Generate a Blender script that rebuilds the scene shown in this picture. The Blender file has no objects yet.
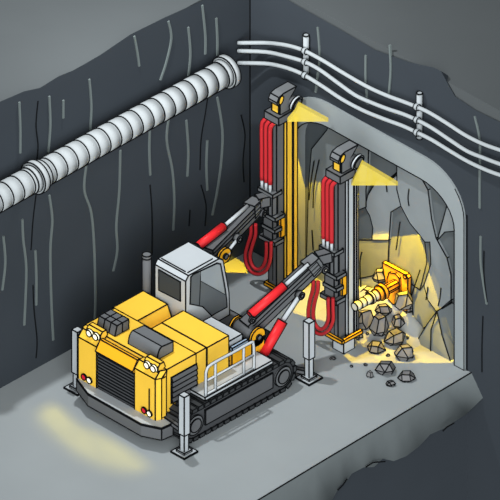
import bpy, math, random
from mathutils import Vector, Matrix

C = bpy.context.scene.collection
S2 = 35.3553
SE, CE = 0.554, math.sqrt(1 - 0.554**2)
C1, C2 = S2*SE, 50*CE

def P(u, v, x=None, y=None, z=None):
    """point of the place seen at (u, v), given one of its coordinates"""
    a = (u-250)/S2
    if z is not None:
        b = (v-250+C2*z)/C1
        return Vector(((a+b)/2, (a-b)/2, z))
    if x is not None: y = a-x
    else: x = a-y
    return Vector((x, y, (250+C1*(x-y)-v)/C2))

VIEW = Vector((CE/math.sqrt(2), -CE/math.sqrt(2), SE))

# ------------------------------------------------------------------ materials
def lin(c):
    return tuple((x/255/12.92 if x/255 <= .04045 else ((x/255+.055)/1.055)**2.4) for x in c)

MATS = {}
def mat(name, rgb, gain=1.0, rough=.85, spec=.0, metal=0.0, noise=0.0, scale=3.0, emit=0.0, ecol=None):
    if name in MATS: return MATS[name]
    m = bpy.data.materials.new(name); m.use_nodes = True
    nt = m.node_tree; b = nt.nodes['Principled BSDF']
    c = [min(.95, v*gain) for v in lin(rgb)]
    b.inputs['Roughness'].default_value = rough
    b.inputs['Specular IOR Level'].default_value = spec
    b.inputs['Metallic'].default_value = metal
    tex = nt.nodes.new('ShaderNodeTexNoise'); tex.inputs['Scale'].default_value = scale
    tex.inputs['Detail'].default_value = 4
    co = nt.nodes.new('ShaderNodeTexCoord'); nt.links.new(co.outputs['Object'], tex.inputs['Vector'])
    rp = nt.nodes.new('ShaderNodeValToRGB')
    n = noise or .015
    rp.color_ramp.elements[0].position = .3; rp.color_ramp.elements[1].position = .7
    rp.color_ramp.elements[0].color = (*[v*(1-n) for v in c], 1)
    rp.color_ramp.elements[1].color = (*[min(1, v*(1+n)) for v in c], 1)
    nt.links.new(tex.outputs['Fac'], rp.inputs['Fac'])
    nt.links.new(rp.outputs['Color'], b.inputs['Base Color'])
    if emit:
        b.inputs['Emission Color'].default_value = (*lin(ecol or rgb), 1)
        b.inputs['Emission Strength'].default_value = emit
    MATS[name] = m
    return m

TOPG = 1.0
SUP = mat('supply pipe grey', (165, 173, 177))
INK = mat('ink line', (22, 24, 26))
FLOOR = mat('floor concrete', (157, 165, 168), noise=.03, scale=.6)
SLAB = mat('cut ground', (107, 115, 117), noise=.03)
WALL = mat('dark rock', (57, 63, 69), noise=.04, scale=.5)
STREAK = mat('pale rock streak', (102, 112, 112))
ROOF = mat('rock top', (80, 85, 87), noise=.03, scale=.5)
ARCH = mat('arch concrete', (142, 151, 154), noise=.02)
RD = mat('rock deep grey', (74, 81, 85), noise=.04)
RK = mat('rock slab grey', (112, 120, 123), noise=.04)
RM = mat('rock mid grey', (94, 101, 104), noise=.04)
RL = mat('rock light grey', (130, 138, 141), noise=.04)
BOUL = mat('boulder grey', (120, 121, 122), noise=.08)
MUCK = mat('fine muck', (160, 166, 168), noise=.05)
YEL = mat('yellow paint', (255, 199, 67), gain=1.03, rough=.5, spec=.1)
DYEL = mat('amber paint', (246, 180, 40))
DARK = mat('dark steel', (98, 101, 104))
MID = mat('mid steel', (108, 112, 115))
DEEP = mat('deep steel', (72, 75, 78))
RUB = mat('track rubber', (62, 65, 67))
FRAME = mat('frame steel', (90, 93, 96))
CAB = mat('cab paint', (186, 194, 199), rough=.5, spec=.1)
LIGHT = mat('light steel', (186, 194, 199), rough=.5, spec=.2)
DUCT = mat('duct sheet', (163, 170, 173), noise=.02)
RED = mat('red paint', (222, 42, 48), rough=.4, spec=.2)
HOSE = mat('red hose', (182, 42, 48), rough=.4, spec=.2)
GLASS = mat('cab glass', (94, 101, 105), rough=.4, spec=.1)
GLASSU = mat('painted glass reflection', (146, 157, 163), rough=.15, spec=.5)  # pale band painted on the side window as a reflection
GLASSD = mat('dark glass', (62, 68, 72), rough=.5, spec=.05)
BLUE = mat('blue grey panel', (158, 182, 205))
BULB = mat('headlamp glass', (250, 245, 215), emit=.75)
TAIL = mat('red lamp glass', (215, 40, 60))
ANCH = mat('anchor amber paint', (222, 148, 45))
PIPE = mat('cream pipe', (206, 206, 190))

# ------------------------------------------------------------------ mesh builder
class MB:
    def __init__(s, ink=.0135):
        s.v = []; s.f = []; s.m = []; s.sm = []; s.mats = []; s.ink = ink
    def mi(s, m):
        if m not in s.mats: s.mats.append(m)
        return s.mats.index(m)
    def add(s, verts, faces, m, ink=True, smooth=None, thr=28):
        base = len(s.v); verts = [Vector(p) for p in verts]
        s.v += verts; k = s.mi(m)
        for i, f in enumerate(faces):
            s.f.append([base+j for j in f]); s.m.append(k)
            s.sm.append(bool(smooth and (smooth is True or i in smooth)))
        if ink and s.ink:
            def nrm(f):
                n = Vector((0, 0, 0))
                for i in range(len(f)):
                    a, b = verts[f[i]], verts[f[(i+1) % len(f)]]
                    n += Vector(((a.y-b.y)*(a.z+b.z), (a.z-b.z)*(a.x+b.x), (a.x-b.x)*(a.y+b.y)))
                return n.normalized() if n.length > 1e-12 else Vector((0, 0, 1))
            e = {}
            for f in faces:
                n = nrm(f)
                for i in range(len(f)):
                    e.setdefault(tuple(sorted((f[i], f[(i+1) % len(f)]))), []).append(n)
            for (a, b), ns in e.items():
                if len(ns) < 2 or ns[0].angle(ns[1], 0) > math.radians(thr):
                    s.line([verts[a], verts[b]])
    def line(s, pts, r=None, m=None, ext=True):
        r = r or s.ink; m = m or INK
        pts = [Vector(p) for p in pts]
        k = s.mi(m)
        for a, b in zip(pts[:-1], pts[1:]):
            d = b-a
            if d.length < 1e-5: continue
            d.normalize()
            up = Vector((0, 0, 1)) if abs(d.z) < .9 else Vector((1, 0, 0))
            n1 = d.cross(up).normalized(); n2 = d.cross(n1)
            if ext: a = a-d*r*.5; b = b+d*r*.5
            base = len(s.v)
            for p in (a, b):
                for c, t in ((1, 1), (-1, 1), (-1, -1), (1, -1)):
                    s.v.append(p+n1*c*r*.8+n2*t*r*.8)
            for f in ((3, 2, 1, 0), (4, 5, 6, 7), (0, 1, 5, 4), (1, 2, 6, 5), (2, 3, 7, 6), (3, 0, 4, 7)):
                s.f.append([base+j for j in f]); s.m.append(k); s.sm.append(False)
        return s
    def box(s, x0, x1, y0, y1, z0, z1, m, ink=True):
        return s.prism([(x0, y0), (x1, y0), (x1, y1), (x0, y1)], 'z', z0, z1, m, ink)
    def prism(s, pts, ax, lo, hi, m, ink=True, thr=28):
        """closed 2D outline extruded along ax; 2D coords are the other two axes in xyz order"""
        A = sum(p[0]*q[1]-q[0]*p[1] for p, q in zip(pts, pts[1:]+pts[:1]))
        if (A < 0) != (ax == 'y'): pts = pts[::-1]
        def mk(p, t): return {'x': (t, p[0], p[1]), 'y': (p[0], t, p[1]), 'z': (p[0], p[1], t)}[ax]
        n = len(pts)
        vs = [mk(p, lo) for p in pts]+[mk(p, hi) for p in pts]
        fs = [list(range(n))[::-1], list(range(n, 2*n))]+[[i, (i+1) % n, n+(i+1) % n, n+i] for i in range(n)]
        s.add(vs, fs, m, ink, thr=thr); return s
    def quad_prism(s, bottom, top, m, ink=True):
        n = len(bottom)
        fs = [list(range(n))[::-1], list(range(n, 2*n))]+[[i, (i+1) % n, n+(i+1) % n, n+i] for i in range(n)]
        s.add(list(bottom)+list(top), fs, m, ink); return s
    def cyl(s, p0, p1, r, m, r1=None, n=20, ink=True, sil=False, caps=True):
        p0, p1 = Vector(p0), Vector(p1); d = (p1-p0).normalized(); r1 = r if r1 is None else r1
        up = Vector((0, 0, 1)) if abs(d.z) < .9 else Vector((1, 0, 0))
        a = d.cross(up).normalized(); b = d.cross(a)
        vs = [p+(a*math.cos(t)+b*math.sin(t))*q for p, q in ((p0, r), (p1, r1)) for t in [2*math.pi*i/n for i in range(n)]]
        fs = [[i, n+i, n+(i+1) % n, (i+1) % n] for i in range(n)]
        fs += [list(range(n)), list(range(n, 2*n))[::-1]]
        s.add(vs, fs, m, ink, smooth=set(range(n)), thr=40)
        if sil:
            w = d.cross(VIEW).normalized()
            for sg in (1, -1): s.line([p0+w*sg*r, p1+w*sg*r1])
        return s
    def tube(s, pts, r, m, n=10, sil=False, caps=True):
        pts = [Vector(p) for p in pts]; k = len(pts)
        tg = [(pts[min(i+1, k-1)]-pts[max(i-1, 0)]).normalized() for i in range(k)]
        up = Vector((0, 0, 1)) if abs(tg[0].z) < .9 else Vector((1, 0, 0))
        a = tg[0].cross(up).normalized(); vs = []
        for i in range(k):
            a = (a-tg[i]*a.dot(tg[i])).normalized(); b = tg[i].cross(a)
            vs += [pts[i]+(a*math.cos(2*math.pi*j/n)+b*math.sin(2*math.pi*j/n))*r for j in range(n)]
        fs = [[i*n+j, (i+1)*n+j, (i+1)*n+(j+1) % n, i*n+(j+1) % n] for i in range(k-1) for j in range(n)]
        ns = len(fs)
        fs += [list(range(n)), list(range((k-1)*n, k*n))[::-1]]
        s.add(vs, fs, m, False, smooth=set(range(ns)))
        if sil:
            for sg in (1, -1):
                s.line([pts[i]+tg[i].cross(VIEW).normalized()*sg*r for i in range(k)], r=s.ink*.8)
        return s
    def beam(s, p0, p1, w, h, m, w1=None, h1=None):
        """rectangular beam, width is horizontal"""
        p0, p1 = Vector(p0), Vector(p1); d = (p1-p0).normalized()
        side = d.cross(Vector((0, 0, 1))).normalized(); up = side.cross(d)
        w1 = w1 or w; h1 = h1 or h
        def ring(p, w, h): return [p+side*w/2*i+up*h/2*j for i, j in ((-1, -1), (1, -1), (1, 1), (-1, 1))]
        s.quad_prism(ring(p0, w, h), ring(p1, w1, h1), m); return s
    def build(s, name, parent=None, label=None, kind=None, cat=None, group=None):
        me = bpy.data.meshes.new(name)
        me.from_pydata([tuple(v) for v in s.v], [], s.f)
        for m in s.mats: me.materials.append(m)
        me.polygons.foreach_set('material_index', s.m)
        me.polygons.foreach_set('use_smooth', s.sm)
        me.update()
        o = bpy.data.objects.new(name, me); C.objects.link(o)
        if parent is not None:
            o.parent = parent
            # keep world placement under a parent that stands at its own base
            off = world_loc(parent)
            me.transform(Matrix.Translation(-off))
        else:
            # put the origin at the thing's own base
            xs = [v[0] for v in s.v]; ys = [v[1] for v in s.v]; zs = [v[2] for v in s.v]
            o0 = Vector(((min(xs)+max(xs))/2, (min(ys)+max(ys))/2, min(zs)))
            if kind != 'structure':
                me.transform(Matrix.Translation(-o0)); o.location = o0
        tag(o, label, cat, group, kind)
        return o

def world_loc(o):
    p = Vector((0, 0, 0))
    while o is not None:
        p = p+o.location; o = o.parent
    return p

def tag(o, label=None, cat=None, group=None, kind=None):
    for k, v in (('label', label), ('category', cat), ('group', group), ('kind', kind)):
        if v: o[k] = v

def empty(name, loc, label, cat, group=None):
    o = bpy.data.objects.new(name, None); C.objects.link(o); o.location = loc
    o.empty_display_size = .2
    tag(o, label, cat, group); return o

def smooth_path(pts, n=6):
    pts = [Vector(p) for p in pts]; out = []
    for i in range(len(pts)-1):
        p0, p1, p2, p3 = pts[max(i-1, 0)], pts[i], pts[i+1], pts[min(i+2, len(pts)-1)]
        for j in range(n):
            t = j/n
            out.append(.5*((2*p1)+(p2-p0)*t+(2*p0-5*p1+4*p2-p3)*t*t+(3*p1-p0-3*p2+p3)*t**3))
    out.append(pts[-1]); return out

# ================================================================== THE SETTING
YN = -13.0      # how far the tunnel floor runs towards the viewer
# floor slab with a jagged broken underside along its cut edge
EDGE = [(.5, 6.24), (0, 6.26), (-2, 6.33), (-4.2, 6.41), (-6.3, 6.5), (YN, 6.75)]
def edge_x(y):
    for (a, xa), (b, xb) in zip(EDGE[:-1], EDGE[1:]):
        if b <= y <= a: return xa+(xb-xa)*(a-y)/(a-b)
    return 6.5
under = [(.3, -.45), (0, -.45), (-.26, -.83), (-.8, -.95), (-1.2, -.9), (-1.53, -1.03), (-1.9, -1.08), (-2.27, -1.02), (-2.6, -.8),
         (-2.85, -.88), (-3.15, -.74), (-3.5, -.72), (-3.66, -.83), (-3.85, -.83), (-4.11, -1.1), (-4.6, -1.25), (-5.2, -1.0), (-6, -1.3), (-7, -1.1), (-9, -1.4), (YN, -1.2)]
b = MB()
vt = []; fs = []
for y, z in under:
    x = edge_x(y)
    vt += [(-.1, y, 0), (x, y, 0), (x+(.33 if y > -.1 else .1 if y > -.3 else 0), y, z), (-.1, y, z)]
k = len(under)
top = []; side = []
for i in range(k-1):
    q = 4*i
    top.append([q, q+1, q+5, q+4][::-1]); side.append([q+1, q+2, q+6, q+5][::-1]); side.append([q+2, q+3, q+7, q+6][::-1])
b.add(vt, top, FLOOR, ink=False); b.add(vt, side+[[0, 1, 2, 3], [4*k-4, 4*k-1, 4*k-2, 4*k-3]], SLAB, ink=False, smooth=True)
b.line([(edge_x(y), y, 0) for y in [0, -2, -4.2, -6.3, YN]])
b.line([P(443, 431, x=6.46), P(447, 427, x=6.47), P(454, 423, x=6.5)])
b.line([P(366, 467, x=6.42), P(373, 462.5, x=6.42), P(385, 461.5, x=6.42)])
b.line([P(338, 490, x=6.44), P(343, 485, x=6.44), P(347, 479, x=6.44)])
b.build('floor', label='pale grey tunnel floor with a broken cut edge', kind='structure')

b = MB()
b.prism([(-.1, YN), (6.62, YN), (6.34, -6.3), (6.14, 0), (-.1, 0)], 'z', -9, -.3, WALL, ink=False)
b.build('trim_1', label='dark bedrock below the broken edge of the floor', kind='structure')

# left wall
topL = [(YN, 6.6), (-10, 6.8), (-8.5, 6.95), (-7.07, 6.89), (-6.4, 6.82), (-5.94, 6.69), (-5.4, 6.72), (-4.95, 6.66), (-4.2, 6.68), (-3.39, 6.77), (-2.4, 6.72), (-1.41, 6.63), (0, 6.55)]
b = MB()
for (y0, z0), (y1, z1) in zip(topL[:-1], topL[1:]):
    b.quad_prism([(-.6, y0, -.1), (0, y0, -.1), (0, y1, -.1), (-.6, y1, -.1)], [(-.6, y0, z0-.7), (0, y0, z0), (0, y1, z1), (-.6, y1, z1-.7)], WALL, ink=False)
def streaks(b, lines, plane, r, m, n=5):
    for L in lines:
        b.line(smooth_path([P(u, v, **plane) for u, v in L], n), r=r, m=m, ext=False)
SL = [[(19, 102), (20, 128), (20, 153)], [(49, 96), (50, 125), (48, 152)], [(49, 195), (52, 220), (50, 250), (51, 300), (53, 340)],
      [(89, 79), (91, 105), (90, 130)], [(86, 165), (84, 190), (91, 213), (94, 250), (95, 300), (94, 328)],
      [(134, 36), (137, 52), (139, 66)], [(168, 21), (171, 38), (166, 62), (160, 80)], [(188, 27), (190, 55), (187, 84)], [(186, 120), (188, 150), (187, 176)],
      [(202, 5), (205, 35), (205, 54)], [(216, 18), (217, 38), (217, 55)], [(217, 97), (222, 130), (221, 160), (217, 190), (212, 215)],
      [(120, 150), (119, 190), (116, 225), (117, 250), (113, 271)], [(150, 118), (149, 148), (150, 175)], [(172, 100), (167, 128), (167, 145), (172, 170), (174, 200), (173, 230)],
      [(207, 140), (206, 165), (207, 190)], [(22, 219), (23, 240), (26, 270), (24, 325)], [(63, 100), (63, 118)], [(3, 236), (5, 262), (2, 290)], [(35, 250), (36, 275), (36, 305)]]
BLK = [[(38, 101), (36, 125), (38, 145), (37, 160)], [(36, 195), (33, 220), (31, 250)], [(33, 285), (34, 310), (37, 340), (36, 358)],
       [(208, 95), (205, 115), (201, 140), (200, 170)], [(201, 185), (206, 205), (205, 226)], [(150, 185), (152, 215), (152, 255)],
       [(241, 115), (245, 135), (243, 160), (244, 182)], [(190, 210), (189, 226)]]
streaks(b, SL, dict(x=.004), .028, STREAK); streaks(b, BLK, dict(x=.008), .012, INK)
b.build('wall_left', label='dark rock side wall streaked with pale seams', kind='structure')

# end wall with the arched opening
def arch(x0, x1, h, rx, rz, n=9):
    pts = [(x0, 0)]
    for i in range(n+1):
        t = math.pi/2*i/n; pts.append((x0+rx-rx*math.cos(t), h-rz+rz*math.sin(t)))
    for i in range(n+1):
        t = math.pi/2*(1-i/n); pts.append((x1-rx+rx*math.cos(t), h-rz+rz*math.sin(t)))
    return pts+[(x1, 0)]
INN = arch(1.3, 5.83, 4.03, .95, .78)
OUT = arch(1.1, 6.1, 4.59, 1.1, .98)
topF = [(0, 6.55), (1.41, 6.5), (2.5, 6.5), (3.54, 6.47), (4.5, 6.63), (5.2, 6.83), (5.4, 6.84), (5.6, 6.62), (5.8, 6.42), (6.4, 6.36), (7.07, 6.4), (8.5, 6.3), (11, 6.5), (14, 6.4)]
def top_at(x):
    for (a, za), (c, zc) in zip(topF[:-1], topF[1:]):
        if a <= x <= c: return za+(zc-za)*(x-a)/(c-a)
b = MB()
cut = arch(1.28, 5.85, 4.05, .95, .78)
def strip(x0, x1, zb0, zb1):
    b.quad_prism([(x0, 0, zb0), (x1, 0, zb1), (x1, .8, zb1), (x0, .8, zb0)], [(x0, 0, top_at(x0)), (x1, 0, top_at(x1)), (x1, .8, top_at(x1)-.8), (x0, .8, top_at(x0)-.8)], WALL, ink=False)
xs = [-.0]+[1.3]
strip(0, 1.28, -.1, -.1)
mids = cut[1:-1]
xsplit = sorted(set([round(p[0], 4) for p in mids]+[q[0] for q in topF if 1.28 < q[0] < 5.85]))
def inn_z(x):
    for (a, za), (c, zc) in zip(mids[:-1], mids[1:]):
        if c-a > 1e-6 and a-1e-6 <= x <= c+1e-6: return za+(zc-za)*(x-a)/(c-a)
    return mids[0][1]
for a, c in zip(xsplit[:-1], xsplit[1:]): strip(a, c, inn_z(a), inn_z(c))
b2x = [5.85]+[q[0] for q in topF if q[0] > 5.85]
for a, c in zip(b2x[:-1], b2x[1:]): strip(a, c, -9, -9)
SR = [[(318, 27), (320, 55), (318, 75), (316, 92)], [(366, 55), (366, 80), (368, 104)], [(390, 45), (391, 70), (389, 96)], [(475, 116), (480, 140), (480, 175), (480, 208)],
      [(481, 236), (481, 262), (484, 285), (487, 304)]]
streaks(b, SR, dict(y=-.004), .028, STREAK)
streaks(b, [[(484, 251), (484, 275), (487, 302)], [(483, 316), (482, 345), (482, 372)], [(467, 175+40), (467, 300), (467, 372)]], dict(y=-.008), .012, INK)
b.line([(0.01, -.01, 0), (0.01, -.01, 6.5)])
b.build('wall_back', label='dark rock end wall around the arched heading', kind='structure')

# rock roof around the cutaway
b = MB()
b.prism([(-14, YN), (-.03, YN), (-.03, .03), (14, .03), (14, 14), (-14, 14)], 'z', 6.15, 6.64, ROOF, ink=False)
b.build('ceiling', label='grey rock above the cut-open tunnel', kind='structure')

# arch lining
b = MB()
n = len(INN); Y0, Y1 = -.05, .3
vs = [(x, Y0, z) for x, z in OUT]+[(x, Y0, z) for x, z in INN]+[(x, Y1, z) for x, z in OUT]+[(x, Y1, z) for x, z in INN]
fr = []; ed = []
for i in range(n-1):
    fr.append([i, i+1, n+i+1, n+i][::-1])
    ed.append([i, i+1, 2*n+i+1, 2*n+i]); ed.append([n+i, n+i+1, 3*n+i+1, 3*n+i][::-1])
b.add(vs, fr+ed, ARCH, ink=False)
b.line([(x, Y0, z) for x, z in INN]); b.line([(x, Y0, z) for x, z in OUT[-6:]], r=.008)
b.line([(5.83, Y0, 0), (6.1, Y0, 0)])
b.build('trim_2', label='pale concrete arch lining the heading', kind='structure')

# cracked rock face inside the arch
b = MB(ink=.0115)
FACE = [
 (RD, .06, [(285, 110), (333, 118), (327, 130), (311.6, 149), (309, 182), (308, 300), (285, 300)]),
 (RK, .02, [(333, 113), (356, 123), (356, 240), (345, 262), (347, 300), (330, 322), (306, 305), (309, 179), (311.6, 149), (327, 130)]),
 (RL, -.02, [(354, 121), (369, 133), (368, 172), (366, 190), (366, 207), (354, 212)]),
 (RM, .04, [(369, 133), (397, 147), (397, 172), (387, 181), (377, 180), (371, 168), (368, 160)]),
 (RL, -.01, [(377, 180), (387, 183), (397, 175), (397, 190), (401, 206), (391, 212), (389, 240), (372, 240), (373, 228), (370, 216), (365, 207), (368, 195)]),
 (RM, .04, [(366, 207), (370, 216), (373, 228), (372, 240), (356, 240), (354, 212)]),
 (RM, .04, [(401, 206), (410, 223), (419, 234), (425, 242), (427, 262), (420, 290), (405, 280), (388, 262), (389, 240), (391, 212)]),
 (RL, -.02, [(397, 148), (417, 160), (423, 181), (428, 190), (431.6, 219), (436, 238), (447, 258), (451, 275), (451, 300), (437, 312), (428, 300), (424, 285), (431, 264), (430, 242), (425, 242), (419, 234), (410, 223), (401, 206), (397, 189)]),
 (RM, .04, [(417, 160), (437, 170), (455, 196), (448, 202), (437.6, 239), (431.6, 219), (428, 190), (423, 181)]),
 (RL, .0, [(448, 202), (466, 208), (466, 230), (445, 232), (437.6, 240)]),
 (RM, .04, [(445, 232), (472, 229), (472, 306), (452, 303), (451, 275), (447, 258), (437.6, 240)]),
 (RK, .03, [(437, 312), (452, 303), (472, 306), (472, 380), (445, 372), (432, 340)]),
 (RM, .03, [(425, 242), (430, 242), (431, 264), (424, 285), (420, 290), (427, 262)]),
 (RM, .01, [(356, 240), (389, 240), (388, 262), (372, 276), (352, 280), (345, 262)]),
 (RL, .0, [(352, 280), (372, 276), (388, 262), (405, 280), (412, 300), (414, 345), (380, 345), (350, 335), (347, 300)]),
 (RK, .02, [(405, 280), (420, 290), (424, 285), (428, 300), (437, 312), (428, 325), (414, 346), (412, 300)]),
]
for m, d, pl in FACE:
    pts = [P(u, v, y=.2+d) for u, v in pl]
    cx = sum(p.x for p in pts)/len(pts); cz = sum(p.z for p in pts)/len(pts)
    b.prism([(p.x, max(-.05, p.z)) for p in pts], 'y', .2+d, .6, m, thr=20)
# leaning wedge of rock at the foot of the face
w = [P(414, 346, y=-.02), P(428, 323, y=.02), P(437, 311, y=.08), P(442, 335, y=.02), P(451, 363, y=0)]
bk = [Vector((p.x, .4, p.z)) for p in w]
b.quad_prism([Vector(p) for p in w], bk, RK)
b.line([P(437, 311, y=.03), P(431, 330, y=-.0), P(430.5, 352, y=-.03)])
for L in ([(314, 161), (311, 180), (309, 200)], [(347, 218), (340, 232)], [(409, 189), (408, 198), (409, 206)], [(441, 288), (440, 298), (438, 306)], [(319, 160), (314, 185), (313, 208)], [(428, 287), (426, 300)], [(386, 182), (387, 192)],
          [(312, 230), (313, 250)], [(362, 252), (360, 262), (361, 290)], [(410, 300), (420, 270)], [(400, 222), (396, 250)]):
    b.line(smooth_path([P(u, v, y=.17) for u, v in L], 3), ext=False)
b.build('wall_rock_face', label='cracked grey rock face inside the arch', kind='structure')

# ================================================================== WALL SERVICES
# corrugated ventilation duct
duct = empty('ventilation_duct', (.38, -6.4, 4.6), 'long pale corrugated ventilation duct running along the dark left wall', 'duct')
b = MB(); cx, cz = .38, 4.96
y = -1.26; i = 0
b.cyl((cx, -10.5, cz), (cx, -1.2, cz), .262, DUCT, n=28, ink=False)
n = 28
def ring(b, y, r, rr=.012, m=INK, tilt=0):
    pts = [(cx+r*math.cos(2*math.pi*j/n), y+tilt*math.sin(2*math.pi*j/n), cz+r*math.sin(2*math.pi*j/n)) for j in range(n+1)]
    b.line(pts, r=rr, m=m)
prof = []
while y > -10.5:
    b.cyl((cx, y, cz), (cx, y-.27, cz), .268, DUCT, r1=.276, n=28, ink=False)
    ring(b, y-.27, .272); y -= .305
for s_ in (1, -1):
    wv = Vector((0, 1, 0)).cross(VIEW).normalized()*s_*.28
    b.line([Vector((cx, -10.5, cz))+wv, Vector((cx, -1.2, cz))+wv])
b.build('duct_body', duct)
for ys in ((-6.44,), (-1.05,)):
    for y in ys:
        b = MB(); b.cyl((cx, y-.07, cz), (cx, y+.07, cz), .345, DUCT, n=28, sil=True)
        b.cyl((cx, y-.2, cz), (cx, y-.07, cz), .29, DUCT, n=28)
        b.cyl((cx, y+.07, cz), (cx, y+.2, cz) if y < -2 else (cx, y+.08, cz), .29, DUCT, n=28)
        b.build('flange', duct)

# three supply pipes on two posts
LN = [[(238, 43), (250, 42.7), (264, 42.8), (279, 44), (292, 46.5), (305, 51), (322, 60), (340, 71), (357, 81), (372, 89), (388, 96), (403, 101.5), (417, 107), (430, 113), (448, 124), (465, 135), (482, 143.5), (500, 150), (540, 163)],
      [(238, 51), (250, 51.4), (266, 52), (285, 56), (305, 62), (320, 70), (338, 83), (355, 95), (370, 102), (388, 109), (403, 114), (417, 120), (432, 128), (450, 140), (467, 151), (484, 158), (500, 164), (540, 177)],
      [(238, 63), (250, 62.8), (265, 63.5), (280, 66), (293, 70), (305, 75.5), (322, 86), (340, 98), (356, 107), (370, 113.5), (388, 120.5), (403, 126), (417, 132.5), (432, 140), (450, 151), (467, 161), (484, 169), (500, 175), (540, 188)]]
lab = ['topmost of the three thin grey pipes sagging along the end wall', 'middle one of the three thin grey pipes sagging along the end wall', 'lowest of the three thin grey pipes, just above the arch']
for L, lb in zip(LN, lab):
    pts = [P(L[0][0], L[0][1], x=.07)]+[P(u, v, y=-.16) for u, v in L[2:]]
    mb = MB(ink=.011); mb.tube(smooth_path(pts, 4), .042, SUP, sil=True)
    mb.build('supply_pipe', label=lb, cat='pipe', group='thin pipes along the end wall')
for (u, v0, v1, hits, lb) in ((306, 35, 78, 5, 'short grey post holding the pipes above the left side of the arch'), (419.5, 93, 138, 12, 'short grey post holding the pipes above the right side of the arch')):
    p0, p1 = P(u, v1, y=-.06), P(u, v0, y=-.06)
    r = empty('pipe_post', p0, lb, 'post', 'posts that carry the pipes')
    b = MB(); b.cyl(p0, p1, .06, SUP, n=14, sil=True); b.build('post', r)
    for L in LN:
        q = min(L, key=lambda t: abs(t[0]-u))
        j = L.index(q); q0, q1 = P(*L[j-1], y=-.16), P(*L[j+1], y=-.16); d = (q1-q0).normalized(); c = P(*q, y=-.16)
        b = MB(ink=.009); b.cyl(c-d*.045, c+d*.045, .066, SUP, n=14); b.build('clamp', r)

# ================================================================== DRILLING RIG
rig = empty('drilling_rig', (2.5, -4.5, 0), 'yellow tracked drilling rig with two tall masts and a grey cab', 'drilling rig')

# --- chassis
b = MB()
b.box(1.45, 3.52, -5.95, -2.95, .3, .84, DEEP)
b.box(1.5, 3.58, -4.22, -2.85, .84, .98, DARK)
b.box(1.45, 1.95, -3.05, -2.76, .98, 1.9, DARK)
b.build('chassis', rig)

# --- bumper
b = MB()
def pl(pts, z): return [(x, y, z) for x, y in pts]
o = [(1.3, -5.96), (1.38, -6.28), (1.92, -6.5), (3.44, -6.52), (3.84, -6.34), (3.87, -6.05), (3.6, -5.96)]
i_ = [(1.3, -5.95), (1.42, -6.3), (1.92, -6.5), (3.4, -6.52), (3.76, -6.38), (3.78, -6.1), (3.6, -6.0)]
b.quad_prism(pl(o, .22), pl(o, .48), DARK, ink=True)
# pale ledge on top of the bumper
b.quad_prism(pl(o, .482), pl(o, .51), LIGHT, ink=True)
b.build('bumper', rig, label='dark bumper with a pale top ledge')

# --- hood (yellow engine body)
b = MB()
ZT = 1.64
# side profile in y,z of the main deck, bevelled at the front
prof = [(-6.12, .55), (-6.12, 1.5), (-6.0, ZT), (-5.15, ZT), (-5.15, .55)]
b.prism([(-6.12, .55), (-6.12, 1.5), (-5.98, ZT), (-5.15, ZT), (-5.15, .55)], 'x', 1.32, 3.62, YEL)
b.line([(3.62, -6.12, .5), (3.62, -6.12, 1.5)])
# left rear deck with a sloping inner side
b.prism([(1.28, .84), (2.12, .84), (2.1, 1.34), (1.96, ZT), (1.28, ZT)], 'y', -5.15, -4.3, YEL)
b.prism([(2.1, .84), (2.36, .84), (2.36, 1.34), (2.1, 1.34)], 'y', -5.15, -4.3, YEL)
# right rear deck
b.prism([(2.36, .84), (3.62, .84), (3.62, ZT), (2.36, ZT)], 'y', -5.15, -4.86, YEL)
b.prism([(2.36, .84), (3.635, .84), (3.635, ZT+.005), (2.36, ZT+.005)], 'y', -4.85, -4.24, YEL)
b.build('hood', rig)
# front corner panels
for x0, x1 in ((1.34, 1.9), (2.98, 3.56)):
    b = MB()
    if x0 < 2: pts = [(x0, -6.0), (x0, -6.18), (x0+.05, -6.24), (x1, -6.24), (x1, -6.0)]
    else: pts = [(x0, -6.0), (x0, -6.24), (x1, -6.24), (x1+.07, -6.1), (x1+.07, -6.0)]
    b.quad_prism(pl(pts, .42), pl(pts, 1.5), YEL)
    q = [(x, min(-5.98, y+.13), 1.645) for x, y in pts]
    b.quad_prism(pl(pts, 1.5), q, YEL)
    if x0 > 2: b.line([(3.40, -6.25, .55), (3.40, -6.25, 1.2)])
    o = b.build('corner_panel', rig)
    # twin headlamp pod
    cxx = (1.64 if x0 < 2 else 3.27)
    cxx += .09; h = MB(); hy, hz = -6.05, 1.70
    h.prism([(hy-.04, hz-.14), (hy-.1, hz-.08), (hy-.1, hz+.04), (hy-.04, hz+.1), (hy+.06, hz+.1), (hy+.1, hz-.02)], 'x', cxx-.19, cxx+.19, YEL)
    h.build('headlamp_pod', o)
    for k in (-1, 1):
        l = MB(); c = Vector((cxx+k*.09, hy-.1, hz-.02)); l.cyl(c, c+Vector((.0, -.05, .0)), .078, BULB, r1=.07, n=18)
        l.build('headlamp', o)
    for k, m_, dz in ((-1, TAIL, .01), (1, BULB, -.0)):
        l = MB(); c = Vector(((1.64 if x0 < 2 else 3.34)+k*.075, -6.24, .62+dz))
        l.cyl(c, c+Vector((0, -.03, 0)), .065, m_, n=16)
        l.build('marker_lamp', o, label=('red lamp' if m_ is TAIL else 'cream lamp'))
# front grille with its yellow lip
b = MB()
b.box(1.9, 2.98, -6.19, -6.1, .42, 1.4, DARK)
for i in range(12):
    z = .5+i*.076
    b.prism([(-6.22, z), (-6.19, z), (-6.19, z+.05), (-6.2, z+.05)], 'x', 1.9, 2.98, DEEP)
g = b.build('front_grille', rig)
b = MB()
b.prism([(-6.1, 1.38), (-6.26, 1.38), (-6.3, 1.44), (-6.16, 1.655), (-6.1, 1.655)], 'x', 1.93, 2.98, DYEL)
b.build('grille_lip', rig)
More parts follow.
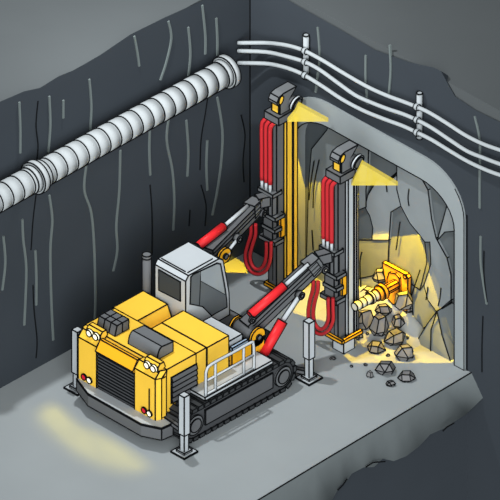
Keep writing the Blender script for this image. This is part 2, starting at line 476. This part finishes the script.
# side vent
b = MB()
b.box(3.6, 3.63, -5.86, -5.14, .78, 1.4, DEEP)
for i in range(5):
    z = .79+i*.122
    b.prism([(3.63, z+.01), (3.665, z+.01), (3.635, z+.115), (3.63, z+.115)], 'y', -5.85, -5.15, DARK)
b.build('side_vent', rig)
# six-cell vent on the deck
b = MB()
for i in range(3):
    for j in range(2):
        x0 = 1.54+i*.168; y0 = -5.84+j*.185
        q = .04 if j == 0 else 0
        b.quad_prism([(x0, y0-q*.6, ZT), (x0+.166, y0-q*.6, ZT), (x0+.166, y0+.183, ZT), (x0, y0+.183, ZT)],
                     [(x0, y0+q, 1.87), (x0+.166, y0+q, 1.87), (x0+.166, y0+.183, 1.87), (x0, y0+.183, 1.87)], DARK)
b.build('deck_vent', rig)
b = MB()
pr = [(-5.86, ZT)]+[(-5.86+.13*(1-math.cos(t)), ZT+.26*math.sin(t)) for t in [math.pi/2*i/6 for i in range(1, 7)]]+[(-5.42, 1.87), (-5.42, ZT)]
b.prism(pr, 'x', 2.42, 3.24, MID, thr=25)
b.line([(2.42, -5.73, 1.9), (3.24, -5.73, 1.9)])
b.build('air_intake', rig)
# exhaust
b = MB()
b.cyl((1.29, -4.21, .9), (1.29, -4.21, 2.41), .085, DARK, n=16, sil=True); b.cyl((1.29, -4.21, 2.41), (1.29, -4.21, 2.48), .09, MID, n=16)
b.build('exhaust_pipe', rig)

# --- cab
b = MB()
x0, x1 = 1.56, 2.42
side = [(-4.24, .98), (-4.24, 2.38), (-4.16, 2.48), (-3.3, 2.48), (-3.19, 2.40), (-3.02, 1.55), (-3.0, 1.0)]
b.prism(side, 'x', x0, x1, CAB, thr=35)
b.line([(x0+.05, -4.11, 2.487), (x1-.14, -4.11, 2.487)]); b.line([(x1-.08, -4.1, 2.487), (x1-.08, -3.4, 2.487)])
cab = b.build('cab', rig)
b = MB()
pf = [(159, 269.6), (180.5, 282), (180.5, 301), (159, 290)]
b.prism([(P(u, v, y=-4.25).x, P(u, v, y=-4.25).z) for u, v in pf], 'y', -4.255, -4.22, GLASSD)
b.build('rear_window', cab)
b = MB()
pw = [(190.8, 277), (193, 274.5), (217, 263), (220.5, 264), (224.5, 285), (226.6, 300), (226.8, 307), (211.5, 315.5), (202.5, 306.5), (190, 304)]
b.prism([(P(u, v, x=2.43).y, P(u, v, x=2.43).z) for u, v in pw], 'x', 2.40, 2.432, GLASS)
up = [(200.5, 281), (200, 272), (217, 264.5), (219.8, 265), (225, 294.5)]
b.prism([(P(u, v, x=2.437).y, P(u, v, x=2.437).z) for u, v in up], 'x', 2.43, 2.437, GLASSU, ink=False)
b.line([P(200.5, 271, x=2.44), P(200.5, 281, x=2.44), P(199.5, 305, x=2.44)], r=.007); b.line([P(200.5, 281, x=2.44), P(225, 294.5, x=2.44)], r=.007)
b.build('side_window', cab)

# --- boxes beside the cab
b = MB(); b.box(2.62, 3.5, -4.22, -3.72, .98, 1.38, LIGHT); b.build('tool_box', rig)
b = MB(); b.box(3.52, 3.64, -4.15, -3.6, .87, 1.18, DYEL); b.box(3.53, 3.6, -4.1, -3.65, 1.18, 1.26, BLUE); b.build('battery_box', rig)
b = MB(); b.box(3.60, 4.06, -5.33, -3.42, .8, .87, LIGHT); b.build('walkway', rig)
# --- handrail
b = MB(ink=.009); X = 4.02
zb, zt = .87, 1.55
b.tube(smooth_path([(X, -5.27, zb), (X, -5.27, 1.3), (X, -5.25, 1.46), (X, -5.12, zt), (X, -4.5, zt), (X, -4.0, zt), (X, -3.93, 1.5), (X, -3.91, 1.3), (X, -3.91, zb)], 4), .027, LIGHT, sil=True)
b.tube([(X, -5.27, 1.22), (X, -3.91, 1.22)], .022, LIGHT, sil=True)
b.tube([(X, -5.27, zb+.03), (X, -3.91, zb+.03)], .022, LIGHT, sil=True)
for y in (-5.0, -4.2): b.tube([(X, y, zb), (X, y, zt)], .025, LIGHT, sil=True)
b.build('handrail', rig)

# --- tracks
def track(xa, xb):
    ya, yb, zc, R = -5.66, -3.17, .385, .325
    def at(s):
        L = yb-ya; per = 2*L+2*math.pi*R; s %= per
        if s < L: return ya+s, zc+R, 0
        s -= L
        if s < math.pi*R: t = s/R; return yb+R*math.sin(t), zc+R*math.cos(t), -t
        s -= math.pi*R
        if s < L: return yb-s, zc-R, -math.pi
        s -= L; t = s/R; return ya-R*math.sin(t), zc-R*math.cos(t), -math.pi-t
    b = MB(ink=.0105)
    out = [(ya-R*math.sin(t), zc+R*math.cos(t)) for t in [math.pi*i/12 for i in range(13)]]
    out += [(yb+R*math.sin(t), zc-R*math.cos(t)) for t in [math.pi*i/12 for i in range(13)]]
    b.prism(out, 'x', xa+.03, xb-.03, DEEP, thr=40)
    per = 2*(yb-ya)+2*math.pi*R; N = 40
    for i in range(N):
        y, z, a = at(i*per/N)
        h = per/N*.44; c, s = math.cos(a), math.sin(a)
        vs = []
        for xx in (xa, xb):
            for dt, dn in ((-h, -.03), (h, -.03), (h*.8, .055), (-h*.8, .055)):
                vs.append((xx, y+dt*c-dn*s*1, z+dt*s+dn*c))
        fs = [[3, 2, 1, 0], [4, 5, 6, 7], [0, 1, 5, 4], [1, 2, 6, 5], [2, 3, 7, 6], [3, 0, 4, 7]]
        b.add([Vector(v) for v in vs], [f[::-1] for f in fs], RUB)
    t = b.build('crawler_track', rig)
    b = MB(); b.box(xb-.03, xb+.005, -5.36, -3.46, .25, .6, FRAME); b.build('side_frame', t)
    for y in (ya, yb):
        b = MB(); b.cyl((xb-.04, y, zc), (xb+.01, y, zc), .22, MID, n=20); b.cyl((xb+.01, y, zc), (xb+.03, y, zc), .15, DARK, n=20)
        b.build('track_wheel', t)
track(3.52, 4.1); track(1.32, 1.85)

# --- jacks
def jack(x, y, top, mid, arm):
    b = MB()
    s = .078; b.box(x-s, x+s, y-s, y+s, mid, top, LIGHT)
    j = b.build('jack', rig)
    b = MB(); s = .058; b.box(x-s, x+s, y-s, y+s, .05, mid, LIGHT); b.build('jack_leg', j)
    b = MB(); s = .19; b.box(x-s, x+s, y-s, y+s, 0, .03, LIGHT); s = .11; b.box(x-s, x+s, y-s, y+s, .03, .07, LIGHT); b.build('foot_plate', j)
    b = MB(); (ax, ay, az), (bx, by, bz) = arm; b.beam((ax, ay, az), (bx, by, bz), .09, .09, DARK); b.build('jack_arm', j)
jack(4.24, -6.1, 1.39, .46, ((3.5, -6.0, .5), (4.18, -6.08, .5)))
jack(4.12, -2.45, 1.39, .52, ((3.5, -2.72, .14), (4.04, -2.47, .14)))
jack(1.1, -5.98, 1.42, .4, ((1.6, -5.8, .5), (1.16, -5.96, .5)))

# --- booms
def boom(st, en, c1, c2, drum, lift, loop, loop_y, armed=True):
    st, en = Vector(st), Vector(en); d = (en-st).normalized()
    side = d.cross(Vector((0, 0, 1))).normalized(); up = side.cross(d)
    b = MB(); b.beam(st, st+(en-st)*.97, .3, .34, DARK, .24, .3)
    for k in (.06, -.03): b.line([st+side*.153+up*(k+.02), st+(en-st)*.97+side*.123+up*k])
    o = b.build('boom', rig)
    # knuckle at the mast end
    b = MB(); b.beam(en-d*.28+up*.06, en+d*.02+up*.06, .27, .3, MID, .24, .24)
    b.beam(en+up*.1, en+Vector((.1, .22, .1)), .2, .22, DARK)
    b.build('knuckle', o)
    pn = en-d*.02+side*.13-up*.13
    b = MB(); b.cyl(pn-side*.03, pn+side*.05, .075, DARK, n=16); b.cyl(pn+side*.05, pn+side*.06, .03, PIPE, n=12); b.build('pin', o)
    # extension cylinder on top
    p0, pm, p1 = c1
    b = MB(); b.cyl(p0, pm, .088, RED, n=18, sil=True); b.cyl(pm, p1, .04, LIGHT, n=14, sil=True)
    dd = (Vector(pm)-Vector(p0)).normalized()
    sd = dd.cross(Vector((0, 0, 1))).normalized()
    q = Vector(p0)-dd*.03-Vector((0, 0, .04)); b.cyl(q+sd*.09, q+sd*.13, .07, DARK, n=14); b.cyl(q+sd*.13, q+sd*.14, .03, MID, n=12)
    b.build('hydraulic_cylinder', o)
    # lift cylinder below
    p0, pm, p1, r = c2
    b = MB(); b.cyl(p0, pm, r, RED if r > .08 else LIGHT, n=18, sil=True); b.cyl(pm, p1, r*.45, LIGHT, n=14, sil=True)
    b.cyl(Vector(p1)-Vector((.06, 0, 0)), Vector(p1)+Vector((.05, 0, 0)), .08, DARK, n=16); b.cyl(Vector(p1)+Vector((.05, 0, 0)), Vector(p1)+Vector((.06, 0, 0)), .04, MID, n=12)
    b.build('hydraulic_cylinder', o)
    # pivot drum between yellow ears
    b = MB(); (x0, x1, y, z, r) = drum
    b.cyl((x0+.04, y, z), (x1-.02, y, z), r*.8, DARK, n=20, sil=True); 
    for xx in (x0, x1-.04):
        b.cyl((xx, y, z), (xx+.05, y, z), r, DYEL, n=20)
        if armed: b.box(xx, xx+.05, y-r*.55, y+r*.9, z-.42, z-.04, DYEL)
    b.cyl((x1+.01, y, z), (x1+.05, y, z), .06, DARK, n=12)
    b.build('pivot', o)
    # looping hoses
    c = Vector((sum(p[0] for p in loop)/len(loop), sum(p[1] for p in loop)/len(loop), 0))
    for k, off in ((0, 0), (1, 4.6)):
        pts = []
        m_ = len(loop)
        for i, (u, v) in enumerate(loop):
            a = loop[max(i-1, 0)]; e = loop[min(i+1, m_-1)]; t = Vector((e[0]-a[0], e[1]-a[1])).normalized()
            nn = Vector((t.y, -t.x))
            pts.append(P(u+nn.x*off, v+nn.y*off, y=loop_y))
        b = MB(ink=.009); b.tube(smooth_path(pts, 4), .036, HOSE, sil=True); b.build('hose', o)
    return o
# right boom (nearer)
boom((3.27, -3.35, 1.24), (3.6, -1.66, 2.2),
     (P(250, 315, y=-3.35), P(284.5, 285.5, y=-2.5), P(309, 264, y=-1.95)),
     (P(262.5, 356, x=3.66), P(282.5, 321, x=3.66), P(300, 295, x=3.68), .1),
     (2.98, 3.6, -3.38, 1.2, .2), None,
     [(313.5, 281), (313, 290), (310, 301), (308.5, 313), (310, 324), (315, 331.5), (322, 334), (329, 329.5), (333, 320), (333, 308), (333, 298)], -1.52)
# left boom (farther)
boom((1.685, -2.9, 2.04), (1.3, -1.1, 2.2),
     (P(197, 247, y=-3.1), P(223.6, 226.3, y=-2.28), P(247.6, 206, y=-1.4)),
     (P(224, 257, x=1.83), P(229, 250, x=1.82), P(238, 238.5, x=1.76), .07),
     (1.62, 1.88, -2.6, 1.97, .17), None,
     [(251, 224), (251, 234), (248, 244), (245.5, 255), (247, 265), (252, 272), (259, 274), (266, 270), (270, 261), (271, 250), (271, 242)], -.96, armed=False)

# --- masts
def mast(dx, dy, dz, ringdz, railm, n_r):
    m0 = empty_part('mast', rig)
    def B(): return MB()
    def bx(b, x0, x1, y0, y1, z0, z1, m): b.box(x0+dx, x1+dx, y0+dy, y1+dy, z0+dz, z1+dz, m)
    zb = -dz
    # column (the part itself)
    b = B()
    bx(b, 3.60, 3.82, -1.33, -1.13, zb+.2+ringdz, 4.12, DARK)
    bx(b, 3.60, 3.83, -1.13, -.84, zb+.2+ringdz, 4.05, DEEP)
    b.line([(3.72+dx, -1.335+dy, .3), (3.72+dx, -1.335+dy, 4.1+dz)], r=.008)
    b.build('column', m0)
    for i, (y, wd) in enumerate(n_r):
        b = B(); bx(b, 3.83, 3.9, y, y+wd, zb+.3+ringdz, 4.08-.03*i, railm); b.build('guide_rail', m0)
    # foot and ring
    b = B(); bx(b, 3.68, 3.98, -1.33, -1.03, zb, zb+.26+ringdz, LIGHT); b.build('foot_block', m0)
    b = B(); z = .27+zb+ringdz
    for q in ((3.54, 4.0, -1.4, -1.34), (3.54, 3.6, -1.34, -.82), (3.94, 4.0, -1.34, -.82)): bx(b, q[0], q[1], q[2], q[3], z, z+.07, DYEL)
    b.build('foot_ring', m0)
    # cradle
    b = B()
    bx(b, 3.44, 3.86, -1.48, -1.22, 2.34, 2.42, MID)
    bx(b, 3.52, 3.6, -1.46, -1.3, 1.88, 2.34, DARK); bx(b, 3.72, 3.82, -1.45, -1.3, 1.88, 2.34, MID); bx(b, 3.6, 3.72, -1.36, -1.3, 1.88, 2.34, DEEP)
    bx(b, 3.5, 3.92, -1.47, -1.2, 1.8, 1.88, MID)
    bx(b, 3.56, 3.82, -1.44, -1.3, 1.58, 1.8, DARK)
    bx(b, 3.53, 3.9, -1.46, -1.26, 1.5, 1.58, MID)
    bx(b, 3.56, 3.82, -1.44, -1.3, 1.3, 1.5, DARK)
    bx(b, 3.47, 3.92, -1.48, -1.22, 1.21, 1.3, MID)
    b.build('cradle', m0)
    b = B(); bx(b, 3.82, 3.87, -1.26, -1.14, 1.3, 1.8, DYEL); b.build('slide_pad', m0)
    # riser hoses
    for i in range(3):
        x = 3.5+.115*i
        b = MB(ink=.009)
        b.tube(smooth_path([(x+dx, -1.42+dy, 2.6+dz), (x+dx, -1.42+dy, 3.3+dz), (x+dx, -1.42+dy, 3.88+dz), (x+.03+dx, -1.4+dy, 4.02+dz), (x+.1+dx, -1.34+dy, 4.12+dz)], 5), .045, HOSE, sil=True)
        b.tube([(x+dx, -1.42+dy, 2.42+dz), (x+dx, -1.42+dy, 2.6+dz)], .03, LIGHT, sil=True)
        b.build('hose', m0)
    # head
    b = B()
    bx(b, 3.55, 3.95, -1.4, -.98, 4.1, 4.27, DARK)
    b.build('head_block', m0)
    b = B()
    pr = [(0, 0), (.27, 0), (.26, .25), (.46, .47), (.10, .47), (-.03, .43), (-.085, .33), (-.08, .27), (0, .24)]
    ox, oy, oz = 3.88+dx, -1.29+dy, 4.27+dz
    b.prism([(oy+p, oz+q) for p, q in pr], 'x', ox-.24, ox, MID, thr=25)
    b.box(ox-.21, ox-.03, oy-.012, oy, oz+.02, oz+.22, YEL)
    for k in range(1):
        pts = [(oy+.02+.065*math.cos(t), oz+.35+.085*math.sin(t)+.03*math.cos(t)) for t in [2*math.pi*i/18 for i in range(18)]]
        b.prism(pts, 'x', ox, ox+.012, YEL, thr=40)
    b.build('mast_head', m0)
    # work lamp
    lp = Vector((3.99+dx, -.94+dy, 4.43+dz)); ld = Vector((1, .12, -.2)).normalized()
    b = B(); b.cyl(lp-ld*.24, lp-ld*.02, .09, DARK, r1=.13, n=20); b.cyl(lp-ld*.04, lp+ld*.02, .165, LIGHT, n=22); b.cyl(lp+ld*.02, lp+ld*.03, .13, MID, n=22)
    b.build('work_lamp', m0)
    return lp

def empty_part(name, parent):
    o = bpy.data.objects.new(name, None); C.objects.link(o); o.parent = parent
    o.location = (0, 0, 0); o.empty_display_size = .2
    return o
lp2 = mast(0, 0, 0, 0, LIGHT, ((-1.12, .14), (-.945, .045), (-.875, .04)))
lp1 = mast(-2.3, .56, .06, -.13, YEL, ((-1.12, .15), (-.93, .11)))

# ================================================================== RUBBLE
# low heap of fine muck at the foot of the face
def heap(x, y):
    hx = math.sin(math.pi*min(1, max(0, (x-2.5)/2.35)))**.6; hy = min(1, max(0, (y+.85)/.95))
    return .62*hx*hy**1.3
random.seed(4)
b = MB(ink=0)
nx, ny = 26, 12; vs = []; fs = []
for i in range(nx):
    for j in range(ny):
        x = 2.5+2.35*i/(nx-1); y = -.85+1.05*j/(ny-1)
        hx = math.sin(math.pi*min(1, max(0, (x-2.5)/2.35)))**.6; hy = min(1, max(0, (y+.85)/.95))
        z = .62*hx*(hy**1.3)*(1+.08*random.uniform(-1, 1))-.015
        vs.append((x, y, z))
for i in range(nx-1):
    for j in range(ny-1):
        a = i*ny+j; fs.append([a, a+ny, a+ny+1, a+1])
base = len(vs); vs += [(v[0], v[1], -.02) for v in vs]
b.add(vs, fs, MUCK, ink=False, smooth=True)
b.build('muck_heap', label='low heap of fine broken muck against the rock face', cat='rubble', kind='stuff')

def hull(pts):
    import bmesh
    bm = bmesh.new()
    for p in pts: bm.verts.new(p)
    r = bmesh.ops.convex_hull(bm, input=bm.verts)
    bmesh.ops.delete(bm, geom=[v for v in bm.verts if not v.link_faces], context='VERTS')
    bmesh.ops.dissolve_limit(bm, angle_limit=math.radians(26), verts=bm.verts, edges=bm.edges)
    bmesh.ops.recalc_face_normals(bm, faces=bm.faces)
    bm.verts.index_update()
    v = [x.co.copy() for x in bm.verts]; f = [[q.index for q in x.verts] for x in bm.faces]
    bm.free(); return v, f
def rock(u, v, w, h, label, seed, name='boulder', z=0, y=None, mt=None, n=10):
    """a boulder seen centred at (u, v), w by h across, resting at height z (or at depth y)"""
    random.seed(seed)
    W, H = w/50*1.16, h/50*1.14
    vert = max(.04, (H*.86-W*.25*SE)/CE)
    if y is None:
        z = 0
        for zt in [.8-.02*i for i in range(41)]:
            q = P(u, v+h*.3, z=zt)
            if heap(q.x, q.y) >= zt: z = zt; break
        c = P(u, v, z=z+vert*.46)
    else:
        c = P(u, v, y=y)
    dw = Vector((1, 1, 0))/math.sqrt(2); dd = Vector((1, -1, 0))/math.sqrt(2)
    pts = []; ph = random.uniform(0, 6.28); tx, ty = random.uniform(-.2, .2), random.uniform(-.2, .2)
    ox, oy = random.uniform(-.12, .12), random.uniform(-.12, .12)
    for k_, q, zz in ((6, 1.0, -.18), (5, .72, -.5), (4, .62, .42)):
        for i in range(k_):
            t = ph+2*math.pi*(i+random.uniform(-.18, .18))/k_; r_ = q*random.uniform(.9, 1.05)
            cx_, cy_ = r_*math.cos(t), r_*math.sin(t)
            if zz > 0: cx_ += ox; cy_ += oy
            pts.append(c+dw*(W*.5*cx_)+dd*(W*.4*cy_)+Vector((0, 0, max(-.5, zz+(tx*cx_+ty*cy_ if zz > -.4 else 0))*vert)))
        ph += .6
    vv, ff = hull(pts)
    b = MB(ink=.011 if w > 7 else .006); b.add(vv, ff, mt or BOUL, thr=24)
    b.build(name, label=label, cat='rock', group='loose rocks at the foot of the face')
R = [
 (385.5, 367, 20, 14, 'dark boulder on bare grey floor, largest of those outside the lamp pool'),
 (407, 376, 16, 10, 'flat pointed dark rock nearest the right end of the loose rocks'),
 (390.5, 383, 9, 6, 'small flat dark stone lying nearest the viewer of all rocks'),
 (370, 374, 7, 7, 'small three-cornered dark stone left of the pointed rocks'),
 (376, 347, 17, 11, 'low yellow-lit rock just behind the edge of the lamp pool'),
 (405, 352, 18, 16, 'chunky lit boulder at the right front of the lamp pool'),
 (395, 336, 22, 15, 'large broad lit boulder in the middle of the rubble'),
 (379.5, 324, 17, 22, 'tall upright lit boulder below the cream pipe'),
 (364, 318, 20, 20, 'big lit boulder close beside the foot of the near mast'),
 (398, 321, 12, 12, 'small lit rock just below the yellow anchor plate'),
]
for i, (u, v, w, h, lb) in enumerate(R): rock(u, v, w, h, lb, 11+i*7)
T = [(351.5, 366, 3, 2.6, 'tiny dark pebble on the floor straight in front of the near mast foot'),
     (365.5, 364.5, 3.6, 2.8, 'tiny dark pebble at the front edge of the lamp pool'),
     (388, 355, 4, 2.6, 'tiny lit pebble between the two front lit boulders'),
     (367.5, 333.5, 3, 2.2, 'tiny lit pebble below the big boulder beside the mast'),
     (407.5, 337.5, 2.6, 2, 'tiny lit pebble right of the broad boulder'),
     (359, 336, 8, 6, 'small dark stone wedged behind the near mast foot ring'),
     (333, 358, 6, 3, 'small dark pebble on shaded floor between jack and mast foot')]
for i, (u, v, w, h, lb) in enumerate(T): rock(u, v, w, h, lb, 90+i, name='pebble')
# pieces still lodged against the face
rock(403.5, 299.5, 19, 18, 'big angular rock lodged against the yellow anchor plate', 301, y=-.1)
rock(380, 275, 14, 13, 'rock lodged at the upper left corner of the anchor plate', 302, y=.12)
rock(367, 291, 13, 9, 'flat rock lodged in the face above the cream pipe', 303, y=.12)
rock(384, 309, 17, 11, 'lit rock half buried in muck under the cream pipe', 304)
rock(408, 309, 10, 6, 'small lit chip beneath the rock on the anchor plate', 305)

# ================================================================== ANCHOR PLATE
an = empty('anchor_plate', (4.33, -.1, .6), 'yellow steel anchor plate with a cream pipe, fixed to the rock face', 'anchor plate')
b = MB(); Y = .12
out = [P(383.5, 262, y=Y), P(407, 274.5, y=Y), P(409, 278, y=Y), P(407.5, 319, y=Y), P(390, 312, y=Y), P(389, 296, y=Y)]
b.prism([(p.x, p.z) for p in out], 'y', Y-.03, Y+.06, ANCH)
c = P(405.5, 276.5, y=Y-.03); b.cyl(c, c-Vector((0, .02, 0)), .045, ANCH, n=14)
b.build('plate', an)
b = MB(); inn = [P(390, 277, y=Y), P(392, 271, y=Y), P(398, 272, y=Y), P(402, 277, y=Y), P(402, 300, y=Y), P(396, 303, y=Y), P(390, 296, y=Y)]
b.prism([(p.x, p.z) for p in inn], 'y', Y-.08, Y-.03, ANCH); b.build('raised_frame', an)
a = P(396, 284, y=.04); ax = Vector((0, -1, 0))
b = MB(); b.cyl(a, a+ax*.42, .1, ANCH, n=8, ink=True); b.build('socket', an)
b = MB(); b.cyl(a+ax*.36, a+ax*.45, .165, ANCH, n=22); b.cyl(a+ax*.45, a+ax*.56, .13, ANCH, n=22); b.build('collar', an)
b = MB()
for t0, t1, r in ((.5, .7, .095), (.68, .74, .12), (.74, .9, .09), (.9, 1.03, .09), (1.03, 1.17, .088)):
    b.cyl(a+ax*t0, a+ax*t1, r, PIPE, n=18, sil=True)
b.build('pipe', an, label='cream pipe')

# ================================================================== PAINTED BEAMS AT THE WORK LAMPS
HZ = bpy.data.materials.new('painted beam yellow'); HZ.use_nodes = True  # see-through yellow solids standing for lamp beams, light put into the colour
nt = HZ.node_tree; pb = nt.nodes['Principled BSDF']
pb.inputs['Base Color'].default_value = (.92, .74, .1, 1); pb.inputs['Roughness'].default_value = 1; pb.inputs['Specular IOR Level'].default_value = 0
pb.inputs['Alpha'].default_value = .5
def beam_wedge(L, ru, rv, lb, d0=.1):
    h = Vector((1, 1, 0))/math.sqrt(2); dd = Vector((1, -1, 0))/math.sqrt(2)
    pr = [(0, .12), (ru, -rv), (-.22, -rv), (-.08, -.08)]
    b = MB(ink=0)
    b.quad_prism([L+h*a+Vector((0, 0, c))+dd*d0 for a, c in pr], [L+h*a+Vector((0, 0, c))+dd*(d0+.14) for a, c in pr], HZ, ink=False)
    b.build('painted_beam', label=lb, cat='beam_wedge', kind='stuff')
beam_wedge(lp2+Vector((.06, .06, 0)), .72, .4, 'yellow see-through wedge painted as a light beam in front of the near mast lamp')
beam_wedge(lp1+Vector((.03, .03, .13)), .6, .27, 'yellow see-through wedge painted as a light beam in front of the far mast lamp', .3)

# ================================================================== LIGHT
def aim(o, loc, d, xdir=None):
    d = Vector(d).normalized(); z = -d
    x = Vector(xdir) if xdir is not None else Vector((1, 0, 0))
    x = (x-z*x.dot(z)).normalized(); y = z.cross(x)
    m = Matrix((x, y, z)).transposed().to_4x4(); m.translation = Vector(loc); o.matrix_world = m
def spot(name, loc, d, deg, energy, col, xdir=(1, 1, 0), square=True, blend=0.0, radius=.01, sx=1):
    l = bpy.data.lights.new(name, 'SPOT'); l.energy = energy; l.color = col; l.spot_size = math.radians(deg); l.spot_blend = blend
    l.use_square = square; l.shadow_soft_size = radius
    o = bpy.data.objects.new(name, l); C.objects.link(o); aim(o, loc, d, xdir)
    return o

YC = (1.0, .60, .0)
def shaped_spot(name, loc, poly, energy, col=YC, soft=0.0):
    """a spot whose beam is shaped by an added node mask to the outline poly (points in the place)"""
    loc = Vector(loc); c = sum((Vector(p) for p in poly), Vector())/len(poly)
    dirs = [(Vector(p)-loc).normalized() for p in poly]
    ax = sum(dirs, Vector()).normalized()
    half = max(ax.angle(q) for q in dirs)
    o = spot(name, loc, ax, min(170, 2.1*math.degrees(half)+4), energy, col, square=False)
    M = o.matrix_world.inverted().to_3x3()
    q = [M @ d for d in dirs]
    cen = sum(q, Vector())
    l = o.data; l.use_nodes = True; nt = l.node_tree
    em = nt.nodes['Emission']
    tc = nt.nodes.new('ShaderNodeTexCoord'); prev = None
    for k in range(len(q)):
        nrm = q[k].cross(q[(k+1) % len(q)]).normalized()
        if nrm.dot(cen) < 0: nrm = -nrm
        # Normal of a lamp points back along the ray: flip below if needed
        d = nt.nodes.new('ShaderNodeVectorMath'); d.operation = 'DOT_PRODUCT'; d.inputs[1].default_value = nrm
        nt.links.new(tc.outputs['Normal'], d.inputs[0])
        g = nt.nodes.new('ShaderNodeMath'); g.operation = 'GREATER_THAN'; g.inputs[1].default_value = 0
        if soft: g.operation = 'DIVIDE'; g.inputs[1].default_value = soft; g.use_clamp = True
        nt.links.new(d.outputs['Value'], g.inputs[0])
        if prev is None: prev = g
        else:
            m = nt.nodes.new('ShaderNodeMath'); m.operation = 'MULTIPLY'
            nt.links.new(prev.outputs[0], m.inputs[0]); nt.links.new(g.outputs[0], m.inputs[1]); prev = m
    nt.links.new(prev.outputs[0], em.inputs['Strength'])
    return o
l2 = lp2+Vector((.0, .1, -.12)); l1 = lp1+Vector((.0, .1, -.12))
W = .2
# near mast: rock face part, then floor part
fa, fb = Vector((3.1, W, 0)), Vector((5.75, W, 0))
wall_poly = [P(345, 238, y=W), P(417, 232, y=W), P(452, 361, y=0), P(345, 295, y=W)]
floor_poly = [P(452, 361, y=0), P(452, 363, z=0), P(352, 363, z=0), P(340, 352, z=0), P(340, 300, z=0), P(345, 295, y=W)]
shaped_spot('mast_spot', l2, wall_poly, 4000)
shaped_spot('mast_spot', l2, floor_poly, 1600)
shaped_spot('mast_spot', l1, wall_poly, 3000)  # extra fill from the far lamp, added to lift shadows in this pool
shaped_spot('mast_spot', l1, floor_poly, 1250)  # same added fill, floor part
shaped_spot('mast_spot', l1, [P(296, 179, y=W), P(345, 179, y=W), P(345, 295, y=W), P(296, 268, y=W)], 3600)
shaped_spot('mast_spot', l1, [P(296, 268.5, z=0), P(293, 313, z=0), P(330, 323, z=0), P(345, 324, z=0), P(345, 295.5, z=0)], 2000)
shaped_spot('boom_spot', P(230, 253, x=1.3), [P(229, 254, x=.02), P(247, 265, y=-.02), P(248, 273, z=0), P(220, 272, z=0)], 700)
for x, pl_ in ((1.64, [(64, 388), (20, 413), (34, 440), (60, 464), (106, 474), (128, 444), (77, 411)]), (3.27, [(70, 404), (48, 440), (62, 466), (135, 487), (172, 466), (160, 448), (85, 414)])):
    shaped_spot('headlamp_spot', (x, -6.36, 1.62), [P(u, v, z=0) for u, v in pl_], 105, (1, .74, .02), soft=.22)

l = bpy.data.lights.new('overhead_light', 'AREA'); l.shape = 'DISK'; l.size = .35; l.energy = 970; l.color = (1, 1, 1)
o = bpy.data.objects.new('overhead_light', l); C.objects.link(o); aim(o, (.7, -4.6, 13.5), (.13, .08, -1))
l = bpy.data.lights.new('fill_sun', 'SUN'); l.energy = 3.2; l.angle = math.radians(50)  # added soft fill from the viewer's side, evens out the upright faces
o = bpy.data.objects.new('fill_sun', l); C.objects.link(o); aim(o, (8, -8, 8), (-1, 1, -.4))

w = bpy.data.worlds.new('world'); bpy.context.scene.world = w; w.use_nodes = True
bg = w.node_tree.nodes['Background']; bg.inputs['Color'].default_value = (.97, .99, 1, 1); bg.inputs['Strength'].default_value = .41

# ================================================================== CAMERA
cam = bpy.data.cameras.new('camera'); co = bpy.data.objects.new('camera', cam); C.objects.link(co)
cam.type = 'ORTHO'; cam.ortho_scale = 10.0; cam.clip_end = 200
aim(co, VIEW*30, -VIEW, (1, 1, 0))
sc = bpy.context.scene; sc.camera = co
sc.view_settings.view_transform = 'Standard'; sc.view_settings.look = 'None'
sc.view_settings.gamma = 1; sc.view_settings.exposure = 0; sc.view_settings.use_curve_mapping = False
sc.cycles.use_denoising = True
sc.cycles.max_bounces = 4
